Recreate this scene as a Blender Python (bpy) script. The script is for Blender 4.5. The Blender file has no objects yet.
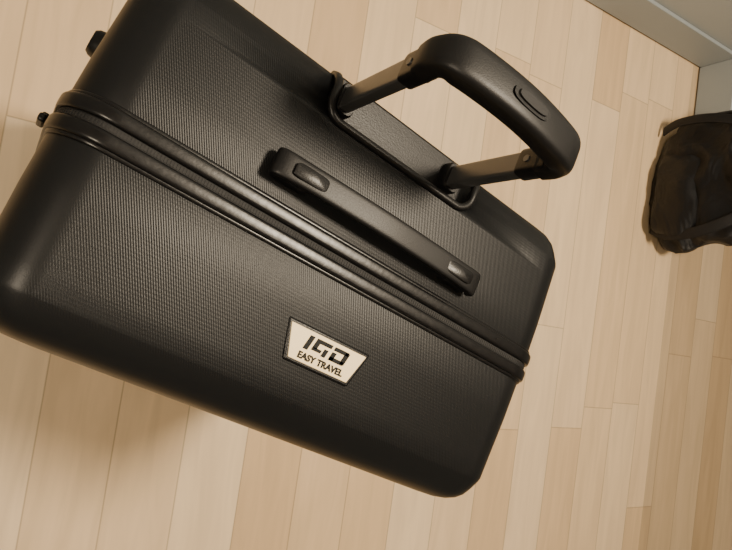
import bpy, math, random
from mathutils import Vector, Matrix, noise
random.seed(3)
C = bpy.context

# ------------------------------------------------------------ helpers
def link(o, parent=None):
    C.scene.collection.objects.link(o)
    if parent: o.parent = parent
    return o
def mesh_obj(name, verts, faces, mat=None, parent=None, smooth=True, bevel=0, angle=40):
    me = bpy.data.meshes.new(name)
    me.from_pydata([tuple(v) for v in verts], [], faces)
    me.validate(); me.update()
    o = bpy.data.objects.new(name, me)
    link(o, parent)
    if mat: me.materials.append(mat)
    if bevel:
        b = o.modifiers.new('bev', 'BEVEL'); b.width = bevel; b.segments = 3; b.limit_method='ANGLE'; b.angle_limit=math.radians(35)
    if smooth:
        for p in me.polygons: p.use_smooth = True
        try: me.set_sharp_from_angle(angle=math.radians(angle))
        except Exception: pass
    return o
def box(name, c, s, mat, parent=None, bevel=0.0):
    x,y,z = c; a,b,h = s[0]/2,s[1]/2,s[2]/2
    v=[(x+i*a,y+j*b,z+k*h) for i in(-1,1) for j in(-1,1) for k in(-1,1)]
    f=[(0,1,3,2),(4,6,7,5),(0,4,5,1),(2,3,7,6),(0,2,6,4),(1,5,7,3)]
    return mesh_obj(name,v,f,mat,parent,smooth=bevel>0,bevel=bevel)
def rrect(hx, z0, z1, r, n=10):
    pts=[]
    for cx,cz,a0 in ((hx-r,z1-r,0),(-hx+r,z1-r,90),(-hx+r,z0+r,180),(hx-r,z0+r,270)):
        for i in range(n+1):
            a=math.radians(a0+90*i/n)
            pts.append((cx+r*math.cos(a), cz+r*math.sin(a)))
    return pts
def loft(name, loops, mat, parent=None, cap=True, angle=40):
    n=len(loops[0]); v=[p for l in loops for p in l]; f=[]
    for i in range(len(loops)-1):
        for j in range(n):
            k=(j+1)%n
            f.append((i*n+j,i*n+k,(i+1)*n+k,(i+1)*n+j))
    if cap:
        f.append(tuple(reversed(range(n)))); f.append(tuple((len(loops)-1)*n+j for j in range(n)))
    o=mesh_obj(name,v,f,mat,parent,True,0,angle)
    import bmesh
    bm=bmesh.new(); bm.from_mesh(o.data); bmesh.ops.recalc_face_normals(bm,faces=bm.faces); bm.to_mesh(o.data); bm.free()
    return o
def sweep(name, path, section, side, mat, parent=None, closed=False, scales=None, angle=45):
    """section (a,b): a along `side`, b along cross(tangent, side)"""
    loops=[]; n=len(path); side=Vector(side).normalized()
    for i,p in enumerate(path):
        p=Vector(p)
        if closed: t=Vector(path[(i+1)%n])-Vector(path[i-1])
        else: t=Vector(path[min(i+1,n-1)])-Vector(path[max(i-1,0)])
        t.normalize()
        up=t.cross(side).normalized(); sd=up.cross(t).normalized()
        s=scales[i] if scales else (1,1)
        loops.append([p+sd*a*s[0]+up*b*s[1] for a,b in section])
    if closed: loops.append(loops[0])
    return loft(name,loops,mat,parent,cap=not closed,angle=angle)
def circ(r,n=12,ry=None):
    ry=ry or r
    return [(r*math.cos(2*math.pi*i/n),ry*math.sin(2*math.pi*i/n)) for i in range(n)]
def superc(a,b,p=3.0,n=24):
    out=[]
    for i in range(n):
        t=2*math.pi*i/n; c,s=math.cos(t),math.sin(t)
        out.append((a*math.copysign(abs(c)**(2/p),c), b*math.copysign(abs(s)**(2/p),s)))
    return out
def catmull(pts,m=6):
    pts=[Vector(p) for p in pts]; out=[]
    P=[pts[0]]+pts+[pts[-1]]
    for i in range(1,len(P)-2):
        for k in range(m):
            t=k/m; a,b,c,d=P[i-1],P[i],P[i+1],P[i+2]
            out.append(0.5*((2*b)+(c-a)*t+(2*a-5*b+4*c-d)*t*t+(3*b-a-3*c+d)*t**3))
    out.append(pts[-1]); return out

# ------------------------------------------------------------ materials
class NB:
    def __init__(s,name):
        s.m=bpy.data.materials.new(name); s.m.use_nodes=True
        s.t=s.m.node_tree; s.b=s.t.nodes['Principled BSDF']
    def n(s,typ,**kw):
        nd=s.t.nodes.new(typ)
        for k,v in kw.items(): setattr(nd,k,v)
        return nd
    def l(s,a,b): s.t.links.new(a,b)
    def math(s,op,a,b=None,c=None):
        nd=s.n('ShaderNodeMath',operation=op)
        for i,x in enumerate((a,b,c)):
            if x is None: continue
            if isinstance(x,(int,float)): nd.inputs[i].default_value=x
            else: s.l(x,nd.inputs[i])
        return nd.outputs[0]
def simple(name,col,rough=.5,metal=0,bump=0,scale=200,spec=.5):
    k=NB(name); k.b.inputs['Base Color'].default_value=(*col,1)
    k.b.inputs['Roughness'].default_value=rough; k.b.inputs['Metallic'].default_value=metal
    k.b.inputs['Specular IOR Level'].default_value=spec
    tc=k.n('ShaderNodeTexCoord'); nz=k.n('ShaderNodeTexNoise'); nz.inputs['Scale'].default_value=scale
    k.l(tc.outputs['Object'],nz.inputs['Vector'])
    mr=k.n('ShaderNodeMapRange'); mr.inputs[3].default_value=max(0,rough-.05); mr.inputs[4].default_value=min(1,rough+.05)
    k.l(nz.outputs[0],mr.inputs[0]); k.l(mr.outputs[0],k.b.inputs['Roughness'])
    if bump:
        bp=k.n('ShaderNodeBump'); bp.inputs['Strength'].default_value=bump; bp.inputs['Distance'].default_value=.001
        k.l(nz.outputs[0],bp.inputs['Height']); k.l(bp.outputs[0],k.b.inputs['Normal'])
    return k.m

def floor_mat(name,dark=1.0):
    k=NB(name); W=.128; L=.95
    tc=k.n('ShaderNodeTexCoord'); sp=k.n('ShaderNodeSeparateXYZ'); k.l(tc.outputs['Object'],sp.inputs[0])
    x,y=sp.outputs[0],sp.outputs[1]
    v=k.math('DIVIDE',k.math('ADD',y,.03),W); row=k.math('FLOOR',v); fv=k.math('FRACT',v)
    wn=k.n('ShaderNodeTexWhiteNoise',noise_dimensions='1D'); k.l(row,wn.inputs['W'])
    u=k.math('ADD',k.math('DIVIDE',x,L),k.math('MULTIPLY',wn.outputs[0],7.3)); col=k.math('FLOOR',u); fu=k.math('FRACT',u)
    cb=k.n('ShaderNodeCombineXYZ'); k.l(row,cb.inputs[0]); k.l(col,cb.inputs[1])
    w2=k.n('ShaderNodeTexWhiteNoise',noise_dimensions='3D'); k.l(cb.outputs[0],w2.inputs['Vector'])
    ramp=k.n('ShaderNodeValToRGB'); cr=ramp.color_ramp
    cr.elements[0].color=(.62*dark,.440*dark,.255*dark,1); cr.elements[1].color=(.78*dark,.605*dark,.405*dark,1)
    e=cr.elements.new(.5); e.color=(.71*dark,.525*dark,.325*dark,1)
    k.l(w2.outputs[0],ramp.inputs[0])
    gv=k.n('ShaderNodeCombineXYZ'); k.l(k.math('MULTIPLY',x,2.2),gv.inputs[0]); k.l(k.math('MULTIPLY',y,20),gv.inputs[1]); k.l(k.math('MULTIPLY',w2.outputs[0],40),gv.inputs[2])
    g=k.n('ShaderNodeTexNoise'); g.inputs['Scale'].default_value=1.6; g.inputs['Detail'].default_value=7; g.inputs['Distortion'].default_value=.8
    k.l(gv.outputs[0],g.inputs['Vector'])
    gm=k.n('ShaderNodeMapRange'); gm.inputs[1].default_value=.3; gm.inputs[2].default_value=.7; gm.inputs[3].default_value=.90; gm.inputs[4].default_value=1.06
    k.l(g.outputs[0],gm.inputs[0])
    du=k.math('MULTIPLY',k.math('MINIMUM',fu,k.math('SUBTRACT',1,fu)),L)
    dv=k.math('MULTIPLY',k.math('MINIMUM',fv,k.math('SUBTRACT',1,fv)),W)
    d=k.math('MINIMUM',du,dv)
    sm=k.n('ShaderNodeMapRange'); sm.inputs[1].default_value=.0003; sm.inputs[2].default_value=.0020; sm.inputs[3].default_value=.62; sm.inputs[4].default_value=1
    k.l(d,sm.inputs[0])
    mul=k.math('MULTIPLY',gm.outputs[0],sm.outputs[0])
    mx=k.n('ShaderNodeVectorMath',operation='SCALE'); k.l(ramp.outputs[0],mx.inputs[0]); k.l(mul,mx.inputs['Scale'])
    k.l(mx.outputs[0],k.b.inputs['Base Color'])
    k.b.inputs['Roughness'].default_value=.42; k.b.inputs['Specular IOR Level'].default_value=.35
    bp=k.n('ShaderNodeBump'); bp.inputs['Strength'].default_value=.2; bp.inputs['Distance'].default_value=.001
    k.l(mul,bp.inputs['Height']); k.l(bp.outputs[0],k.b.inputs['Normal'])
    return k.m

def shell_mat():
    k=NB('black_abs_shell')
    tc=k.n('ShaderNodeTexCoord'); sp=k.n('ShaderNodeSeparateXYZ'); k.l(tc.outputs['Object'],sp.inputs[0])
    x,y,z=sp.outputs
    ax=k.math('ABSOLUTE',x); ay=k.math('ABSOLUTE',y)
    def edge(v,a,b):
        m=k.n('ShaderNodeMapRange'); m.inputs[1].default_value=a; m.inputs[2].default_value=b; m.inputs[3].default_value=1; m.inputs[4].default_value=0
        k.l(v,m.inputs[0]); return m.outputs[0]
    mask=k.math('MULTIPLY',edge(ax,.214,.222),edge(ay,.128,.134))
    ln=k.math('SINE',k.math('MULTIPLY',k.math('ADD',x,k.math('MULTIPLY',y,.55)),2*math.pi/.0021))
    ln2=k.math('SINE',k.math('MULTIPLY',y,2*math.pi/.0030))
    nz=k.n('ShaderNodeTexNoise'); nz.inputs['Scale'].default_value=900; k.l(tc.outputs['Object'],nz.inputs['Vector'])
    h=k.math('ADD',k.math('MULTIPLY',k.math('ADD',k.math('MULTIPLY',ln,.7),k.math('MULTIPLY',ln2,.2)),mask),k.math('MULTIPLY',nz.outputs[0],.8))
    bp=k.n('ShaderNodeBump'); bp.inputs['Strength'].default_value=.24; bp.inputs['Distance'].default_value=.0003
    k.l(h,bp.inputs['Height']); k.l(bp.outputs[0],k.b.inputs['Normal'])
    k.b.inputs['Base Color'].default_value=(.0055,.006,.0068,1)
    k.b.inputs['Specular IOR Level'].default_value=.25
    n2=k.n('ShaderNodeTexNoise'); n2.inputs['Scale'].default_value=7; n2.inputs['Detail'].default_value=5; k.l(tc.outputs['Object'],n2.inputs['Vector'])
    m=k.n('ShaderNodeMapRange'); m.inputs[3].default_value=.33; m.inputs[4].default_value=.43; k.l(n2.outputs[0],m.inputs[0])
    k.l(m.outputs[0],k.b.inputs['Roughness'])
    return k.m

def fabric(name,col):
    k=NB(name); tc=k.n('ShaderNodeTexCoord')
    w=k.n('ShaderNodeTexWave'); w.inputs['Scale'].default_value=220; k.l(tc.outputs['Object'],w.inputs[0])
    n=k.n('ShaderNodeTexNoise'); n.inputs['Scale'].default_value=7; n.inputs['Detail'].default_value=3; n.inputs['Distortion'].default_value=1.0; k.l(tc.outputs['Object'],n.inputs[0])
    h=k.math('ADD',k.math('MULTIPLY',w.outputs[1],.02),n.outputs[0])
    bp=k.n('ShaderNodeBump'); bp.inputs['Strength'].default_value=.9; bp.inputs['Distance'].default_value=.04
    k.l(h,bp.inputs['Height']); k.l(bp.outputs[0],k.b.inputs['Normal'])
    k.b.inputs['Base Color'].default_value=(*col,1); k.b.inputs['Roughness'].default_value=.45
    k.b.inputs['Specular IOR Level'].default_value=.4
    return k.m

M_floor=floor_mat('oak_planks'); M_floor_shaded=floor_mat('oak_planks_shaded',.74); M_shell=shell_mat()  # second oak is the same planks with shade painted into the colour
M_rim=simple('rim_rubber',(.0035,.0035,.004),.30,bump=.1,spec=.34)
M_zip=simple('zip_tape',(.0035,.0035,.004),.7)
M_plastic=simple('black_plastic',(.0045,.0045,.005),.34,bump=.12,scale=700,spec=.32)
M_soft=simple('soft_rubber',(.0055,.0055,.006),.42,bump=.10,scale=900,spec=.30)
M_metal=simple('dark_aluminium',(.17,.17,.17),.36,metal=.85)
M_plate=simple('brushed_plate',(.90,.73,.45),.5,metal=.05)
M_ink=simple('logo_ink',(.006,.006,.006),.6,spec=.2)
M_wall=simple('wall_paint',(.36,.38,.38),.8,bump=.2,scale=120)
M_base=simple('baseboard_paint',(.29,.32,.335),.5)
M_ceil=simple('ceiling_paint',(.6,.59,.56),.9)
M_fab=fabric('black_nylon',(.005,.0052,.0065))
M_web=simple('webbing',(.006,.006,.007),.6,bump=.4,scale=400,spec=.3)
M_lamp=simple('lamp_metal',(.6,.6,.58),.4,metal=.8)

# ------------------------------------------------------------ room
X0,X1,Y0,Y1,YB,ZC=-.985,2.6,-2.2,1.885,3.7,2.5
XS=-.60; YF=1.845
T=.1
def slab(name,a,b,mat):
    c=[(a[i]+b[i])/2 for i in range(3)]; s=[b[i]-a[i] for i in range(3)]
    return box(name,c,s,mat)
slab('floor',(X0-T,Y0-T,-T),(X1+T,YF,0),M_floor)
slab('floor.001',(X0-T,YF,-T),(X1+T,YB+T,0),M_floor_shaded)  # strip in shade, painted by darker oak
slab('ceiling',(X0-T,Y0-T,ZC),(X1+T,YB+T,ZC+T),M_ceil)
slab('wall_left',(X0-T,Y0-T,0),(X0,YB+T,ZC),M_wall)
slab('wall_right',(X1,Y0-T,0),(X1+T,YB+T,ZC),M_wall)
slab('wall_partition',(X0,Y1,0),(XS,Y1+.09,ZC),M_wall)
slab('wall_far',(X0,YB,0),(X1,YB+T,ZC),M_wall)
slab('wall_near',(X0,Y0-T,0),(X1,Y0,ZC),M_wall)
bh=.12
box('baseboard_left',(X0+.006,(Y0+Y1)/2,bh/2+.005),(.012,Y1-Y0,bh),M_base,bevel=.003)
box('baseboard_partition',((X0+XS)/2+.006,Y1-.006,bh/2+.005),(XS-X0-.012,.012,bh),M_base,bevel=.003)

# ------------------------------------------------------------ suitcase
H=.72; Ht=H-.008
case=bpy.data.objects.new('suitcase',None); link(case)
YAW=math.radians(72.9); SH=.0105
case.location=(-.041+SH*math.cos(YAW),.255+SH*math.sin(YAW),0); case.rotation_euler=(0,0,YAW)
HX=.260; ZB=.055; R=.040
def shell(name,sgn,g):
    prof=[(.004,.006),(.009,.003),(.012,.0022),(.05,.0025),(.10,.004),(.118,.0045),(.122,.0055),(.132,.0095),(.140,.0135),(.146,.0190),(.1505,.0265),(.1535,.036),(.155,.047),(.155,.055),(.1528,.059),(.1515,.063),(.1515,.10)]
    loops=[]
    for y,ins in prof:
        r=max(R-ins*.5,.02)
        loops.append([(x,sgn*(y if y<.05 else y+g),z) for x,z in rrect(HX-ins,ZB+ins,Ht-ins+.004,r,12)])
    return loft(name,loops,M_shell,case,angle=50)
front=shell('front_shell',-1,.008); back=shell('back_shell',1,.003)
TX=.004
def cut(target,c,s,bev):
    b=box('cut',c,s,None,bevel=bev)
    m=target.modifiers.new('b','BOOLEAN'); m.operation='DIFFERENCE'; m.object=b; m.solver='EXACT'
    b.parent=case
    C.view_layer.update(); C.view_layer.objects.active=target
    bpy.ops.object.modifier_apply(modifier='b')
    bpy.data.objects.remove(b)
cut(back,(TX,.154,H+.0),(.174,.092,.050),.014)
def U(hx,y0,y1,r,n=8):
    pts=[(-hx,y1),(-hx,y0+r)]
    for i in range(1,n+1):
        a=math.pi+math.pi/2*i/n; pts.append((-hx+r+r*math.cos(a),y0+r+r*math.sin(a)))
    for i in range(0,n+1):
        a=1.5*math.pi+math.pi/2*i/n; pts.append((hx-r+r*math.cos(a),y0+r+r*math.sin(a)))
    pts.append((hx,y1)); return pts
ztop=H-.007
lip=[(TX+x,y,ztop-.0005) for x,y in U(.088,.107,.134,.016)]
lip=[(lip[0][0],.154,ztop-.024),(lip[0][0],.149,ztop-.013),(lip[0][0],.142,ztop-.005)]+lip+[(lip[-1][0],.142,ztop-.005),(lip[-1][0],.149,ztop-.013),(lip[-1][0],.154,ztop-.024)]
sweep('handle_tray_lip',lip,superc(.0040,.0040,2.4,14),(0,0,1),M_plastic,case)
box('handle_tray',(TX,.130,ztop-.020),(.172,.048,.010),M_plastic,case,bevel=.003)
def ring(name,y,out,sec,mat):
    path=[(x,y,z) for x,z in rrect(HX+out,ZB-out,Ht+out+.004,R+out,14)]
    sweep(name,path,sec,(0,1,0),mat,case,closed=True)
ring('rim_front',-.0092,-.0026,superc(.0062,.0046,4.0,24),M_rim)
ring('rim_back',.0092,-.0026,superc(.0062,.0046,4.0,24),M_rim)
ring('rim_bead_front',-.0158,-.0024,superc(.0026,.0018,2.5,12),M_rim)
ring('rim_bead_back',.0158,-.0024,superc(.0026,.0018,2.5,12),M_rim)
ring('zipper_tape',0,-.0045,superc(.006,.003,3,12),M_zip)
tv=[];tf=[]
path=rrect(HX-.0025,ZB+.0025,Ht+.0015,R-.0025,14)
P=[Vector((x,0,z)) for x,z in path]; P.append(P[0])
acc=0; step=.0026
for a,b in zip(P[:-1],P[1:]):
    L=(b-a).length; d=(b-a).normalized() if L>0 else None
    while acc<L:
        c=a+d*acc; nrm=d.cross(Vector((0,1,0)))
        i0=len(tv)
        for i in(-1,1):
            for j in(-1,1):
                for q in(-1,1):
                    tv.append(c+d*i*.0008+Vector((0,1,0))*j*.0020+nrm*q*.0014)
        tf+= [tuple(i0+w for w in f) for f in [(0,1,3,2),(4,6,7,5),(0,4,5,1),(2,3,7,6),(0,2,6,4),(1,5,7,3)]]
        acc+=step
    acc-=L
mesh_obj('zipper_teeth',tv,tf,M_zip,case,smooth=False)

# telescopic posts
PY=.132; PX=.067; GX=-.002
for i,x in enumerate((-PX,PX)):
    x+=GX
    sweep('post_%d'%(i+1),[(x,PY,ztop-.02),(x,PY,H+.110)],superc(.0110,.0060,6,24),(0,1,0),M_metal,case)
    sweep('post_collar_%d'%(i+1),[(x,PY,ztop-.018),(x,PY,ztop-.006),(x,PY,ztop-.004)],superc(.0150,.0100,4,20),(0,1,0),M_plastic,case,scales=[(1,1),(1,1),(.9,.9)])
    sweep('post_socket_%d'%(i+1),[(x,PY,H+.082),(x,PY,H+.084),(x,PY,H+.114)],superc(.0128,.0082,5,24),(0,1,0),M_plastic,case,scales=[(.95,.95),(1,1),(1,1)])
    for q in(-1,1):
        sweep('rivet_%d_%d'%(i+1,(q+3)//2),[(x+q*.0074,PY,H+.093),(x+q*.0091,PY,H+.093)],circ(.0032,14),(0,1,0),M_metal,case)
gp=catmull([(-PX-.001,0,.104),(-PX-.002,0,.116),(-PX+.002,0,.127),(-PX+.012,0,.1325),(-.028,0,.1365),(.0,0,.1380),(.028,0,.1365),(PX-.012,0,.1325),(PX-.002,0,.127),(PX+.002,0,.116),(PX+.001,0,.104)],6)
gp=[(GX+p.x,PY,H+p.z) for p in gp]
n=len(gp); sc=[]
for i in range(n):
    t=abs(i/(n-1)*2-1)
    w=1.0 if t<.4 else 1.0-.14*min(1,(t-.4)/.3)
    sc.append((w, 1.0 if t<.4 else 1-.12*min(1,(t-.4)/.3)))
sweep('telescopic_grip',gp,superc(.0160,.0110,4.2,32),(0,1,0),M_soft,case,scales=sc)
sweep('release_button_ring',[(GX,PY,H+.1472),(GX,PY,H+.1500)],superc(.019,.0060,2.8,28),(1,0,0),M_plastic,case)
sweep('release_button',[(GX,PY,H+.149),(GX,PY,H+.1516)],superc(.0160,.0042,2.8,28),(1,0,0),M_soft,case,scales=[(1,1),(.92,.85)])

# carry handle
CX,CY=.008,.043
hz=ztop
cp=catmull([(CX-.114,CY,hz+.008),(CX-.112,CY,hz+.015),(CX-.085,CY,hz+.0185),(CX-.05,CY,hz+.0205),(CX,CY,hz+.022),(CX+.05,CY,hz+.0205),(CX+.085,CY,hz+.0185),(CX+.112,CY,hz+.015),(CX+.114,CY,hz+.008)],6)
n=len(cp); sc=[]
for i in range(n):
    t=abs(i/(n-1)*2-1)
    sc.append((1.0+.12*max(0,(t-.5)*2),1))
sweep('carry_handle',cp,superc(.0110,.0040,5,28),(0,1,0),M_soft,case,scales=sc)
for i,x in enumerate((-.096,.096)):
    sweep('carry_handle_mount_%d'%(i+1),[(CX+x,CY,hz-.004),(CX+x,CY,hz+.012),(CX+x,CY,hz+.0145)],superc(.018,.0110,5,24),(1,0,0),M_plastic,case,scales=[(1.05,1.05),(1,1),(.9,.85)])
    px=CX+x*.90
    sweep('carry_handle_pad_%d'%(i+1),[(px,CY,hz+.020),(px,CY,hz+.0232),(px,CY,hz+.0237)],superc(.0165,.0062,5,28),(1,0,0),M_plastic,case,scales=[(1,1),(1,1),(.94,.88)])

# badge
bx,by,bz=.007,-.080,ztop-.0028
def trap(w1,w2,h,r=0): return [(-w2/2,-h/2),(w2/2,-h/2),(w1/2,h/2),(-w1/2,h/2)]
def prism(name,poly,z0,z1,mat,bev):
    n=len(poly); v=[(bx+x,by+y,z0) for x,y in poly]+[(bx+x,by+y,z1) for x,y in poly]
    f=[tuple(reversed(range(n))),tuple(range(n,2*n))]+[(i,(i+1)%n,n+(i+1)%n,n+i) for i in range(n)]
    return mesh_obj(name,v,f,mat,case,True,bev)
prism('badge_frame',trap(.089,.068,.0350),bz-.003,bz+.0042,M_plastic,.002)
prism('badge_plate',trap(.081,.062,.0280),bz-.001,bz+.0050,M_plate,.0005)
def text(name,s,x,y,size,off,sx=1.0,shear=0):
    cu=bpy.data.curves.new(name,'FONT'); cu.body=s; cu.size=size; cu.align_x='CENTER'; cu.align_y='CENTER'; cu.extrude=.0002; cu.offset=off; cu.shear=shear
    t=bpy.data.objects.new(name+'_c',cu); link(t); C.view_layer.update()
    me=bpy.data.meshes.new_from_object(t.evaluated_get(C.evaluated_depsgraph_get()))
    bpy.data.objects.remove(t)
    me.transform(Matrix.Translation((bx+x,by+y,bz+.0054))@Matrix.Diagonal((sx,1,1,1)))
    me.materials.clear(); me.materials.append(M_ink)
    link(bpy.data.objects.new(name,me),case)
def letters():
    v=[];f=[]
    sh=.22; th=.0034; hh=.0064
    def bar(x0,y0,x1,y1):
        i=len(v)
        for z in(bz+.0048,bz+.0056):
            for x,y in((x0,y0),(x1,y0),(x1,y1),(x0,y1)):
                v.append((bx+x+sh*y,by+.0040+y,z))
        f.extend([tuple(i+q for q in t) for t in [(3,2,1,0),(4,5,6,7),(0,1,5,4),(1,2,6,5),(2,3,7,6),(3,0,4,7)]])
    bar(-.0205,-hh,-.0160,hh)
    x0,x1=-.0130,.0035                               # squared G
    bar(x0,hh-th,x1,hh); bar(x0,-hh*.45,x0+.0044,hh-th); bar(x0,-hh*.45-th*.5,x0+.0095,-hh*.45+th*.3)
    bar(x1-.0052,-hh,x1-.0012,.0005)
    x0,x1=.0062,.0225
    bar(x0,hh-th,x1-.001,hh); bar(x0,-hh,x1-.001,-hh+th); bar(x1-.0046,-hh+.0008,x1,hh-.0008); bar(x0,-hh,x0+.0044,hh*.2)
    mesh_obj('badge_letters',v,f,M_ink,case,smooth=False)
letters()
text('badge_caption','EASY TRAVEL',0,-.0086,.0078,.00030,1.02)

# side feet, zip pulls (left side)
for i,(y,z) in enumerate(((.075,Ht-.075),(-.075,ZB+.22),(.075,ZB+.09),(-.075,ZB+.09))):
    sweep('side_foot_%d'%(i+1),[(-HX+.008,y,z),(-HX-.002,y,z),(-HX-.005,y,z)],superc(.011,.011,2.5,18),(0,1,0),M_plastic,case,scales=[(1.2,1.2),(1,1),(.8,.8)])
for i,z in enumerate((Ht-.070,Ht-.10)):
    box('zip_puller_%d'%(i+1),(-HX-.006,-.004+i*.008,z),(.006,.007,.026),M_plastic,case,bevel=.002)
# wheels
for i,(sx,sy) in enumerate(((-1,-1),(1,-1),(-1,1),(1,1))):
    x,y=sx*.195,sy*.104
    sweep('wheel_housing_%d'%(i+1),[(x,y,ZB+.03),(x,y,ZB-.002),(x,y,ZB-.012)],superc(.032,.028,3,20),(1,0,0),M_plastic,case,scales=[(1.1,1.1),(1,1),(.7,.7)])
    oy=sy*(.030 if i==0 else .008)
    for q in(-1,1):
        c=Vector((x+q*.010,y+oy,.0235))
        sweep('wheel_%d_%s'%(i+1,'a' if q<0 else 'b'),[c+Vector((-.007,0,0)),c+Vector((-.005,0,0)),c+Vector((.005,0,0)),c+Vector((.007,0,0))],circ(.0232,24),(0,1,0),M_rim,case,scales=[(.85,.85),(1,1),(1,1),(.85,.85)])
    box('wheel_fork_%d'%(i+1),(x,y+oy*.6,.034),(.004,.035,.03),M_plastic,case,bevel=.001)

# ------------------------------------------------------------ backpack
bag=bpy.data.objects.new('backpack',None); link(bag)
bag.location=(-.545,1.772,0); bag.rotation_euler=(0,0,math.radians(-3))
def soft(name,secs,p,amp,mat,n=72,seed=0,m=9):
    S=catmull([Vector((a[0],a[1],a[2])) for a in secs],m); O=catmull([Vector((a[3],a[4],0)) for a in secs],m)
    loops=[]
    for s,o in zip(S,O):
        l=[]
        for x,y in superc(max(s.x,.002),max(s.y,.002),p,n):
            q=Vector((x+o.x,y+o.y,s.z))
            d=noise.noise(q*8+Vector((seed,0,0)))+.6*(1-2*abs(noise.noise(q*14+Vector((seed,5,0)))))-.4
            r=Vector((x,y,0))
            if r.length>.01: q+=r.normalized()*d*amp
            q.z=max(q.z+(noise.noise(q*11)*amp*1.1 if s.z>.05 else 0),.001)
            l.append(q)
        loops.append(l)
    return loft(name,loops,mat,bag,angle=80)
soft('body',[(.12,.06,.001,.03,0),(.175,.085,.01,.03,0),(.205,.092,.06,.015,0),(.21,.092,.15,0,-.002),(.20,.088,.23,-.01,0),(.175,.070,.29,-.02,.006),(.115,.045,.33,-.04,.012),(.04,.015,.345,-.05,.015)],2.3,.024,M_fab)
soft('front_pocket',[(.09,.03,.03,.06,-.068),(.125,.036,.045,.06,-.074),(.13,.036,.11,.06,-.076),(.11,.028,.155,.06,-.074),(.06,.012,.175,.06,-.068)],2.8,.016,M_fab,seed=4)
sweep('top_handle',catmull([(-.11,.02,.310),(-.11,.02,.345),(-.06,.012,.375),(-.01,.02,.355),(-.005,.02,.315)],8),superc(.010,.0025,3,12),(0,1,0),M_web,bag)
sweep('shoulder_strap_1',catmull([(-.06,.02,.330),(-.09,-.02,.340),(-.13,-.065,.28),(-.16,-.090,.18),(-.165,-.092,.08),(-.15,-.08,.02)],8),superc(.004,.016,3,14),(-.3,-1,.3),M_web,bag)
sweep('shoulder_strap_2',catmull([(.04,.02,.315),(.08,-.02,.32),(.14,-.062,.26),(.18,-.080,.17),(.185,-.08,.08),(.16,-.068,.02)],8),superc(.004,.016,3,14),(.3,-1,.3),M_web,bag)
sweep('zipper_line',catmull([(-.185,-.055,.14),(-.18,-.05,.22),(-.155,-.035,.29),(-.03,-.02,.33),(.10,-.035,.295),(.165,-.05,.22),(.18,-.055,.14)],8),circ(.004,8),(0,1,0),M_rim,bag)

# ------------------------------------------------------------ ceiling lamp and added fill lamp
def lamp(loc,r,e,col):
    o=bpy.data.objects.new('ceiling_or_fill_lamp',None); link(o); o.location=loc
    sweep('lamp_canopy',[(0,0,0),(0,0,-.03),(0,0,-.035)],circ(r*1.08,32),(1,0,0),M_lamp,o,scales=[(1,1),(1,1),(.95,.95)])
    ld=bpy.data.lights.new('lamp_light','AREA'); ld.shape='DISK'; ld.size=2*r; ld.energy=e; ld.color=col
    lo=bpy.data.objects.new('lamp_light',ld); link(lo,o); lo.location=(0,0,-.05)
lamp((-.35,.95,ZC),.22,70,(1,.84,.63))
lamp((.35,-1.0,ZC),.22,34,(1,.84,.63))  # added fill lamp, lightens the shadow of the case; no known fixture here

w=bpy.data.worlds.new('w'); C.scene.world=w; w.use_nodes=True
w.node_tree.nodes['Background'].inputs[0].default_value=(1,.8,.6,1); w.node_tree.nodes['Background'].inputs[1].default_value=.1

# ------------------------------------------------------------ camera
f=606.0
d=Vector((-365,-15,606)).normalized()          # straight down, in camera axes
u=Vector((1005,185,606)); Yc=(u-d*u.dot(d)).normalized(); Zc=-d; Xc=Yc.cross(Zc)
R3=Matrix(((Xc[0],-Xc[1],-Xc[2]),(Yc[0],-Yc[1],-Yc[2]),(Zc[0],-Zc[1],-Zc[2])))
cd=bpy.data.cameras.new('camera'); cam=bpy.data.objects.new('camera',cd); link(cam)
cd.sensor_width=36; cd.lens=f/732*36; cd.clip_start=.02
cam.matrix_world=Matrix.Translation((0,0,H+.46))@R3.to_4x4()
C.scene.camera=cam
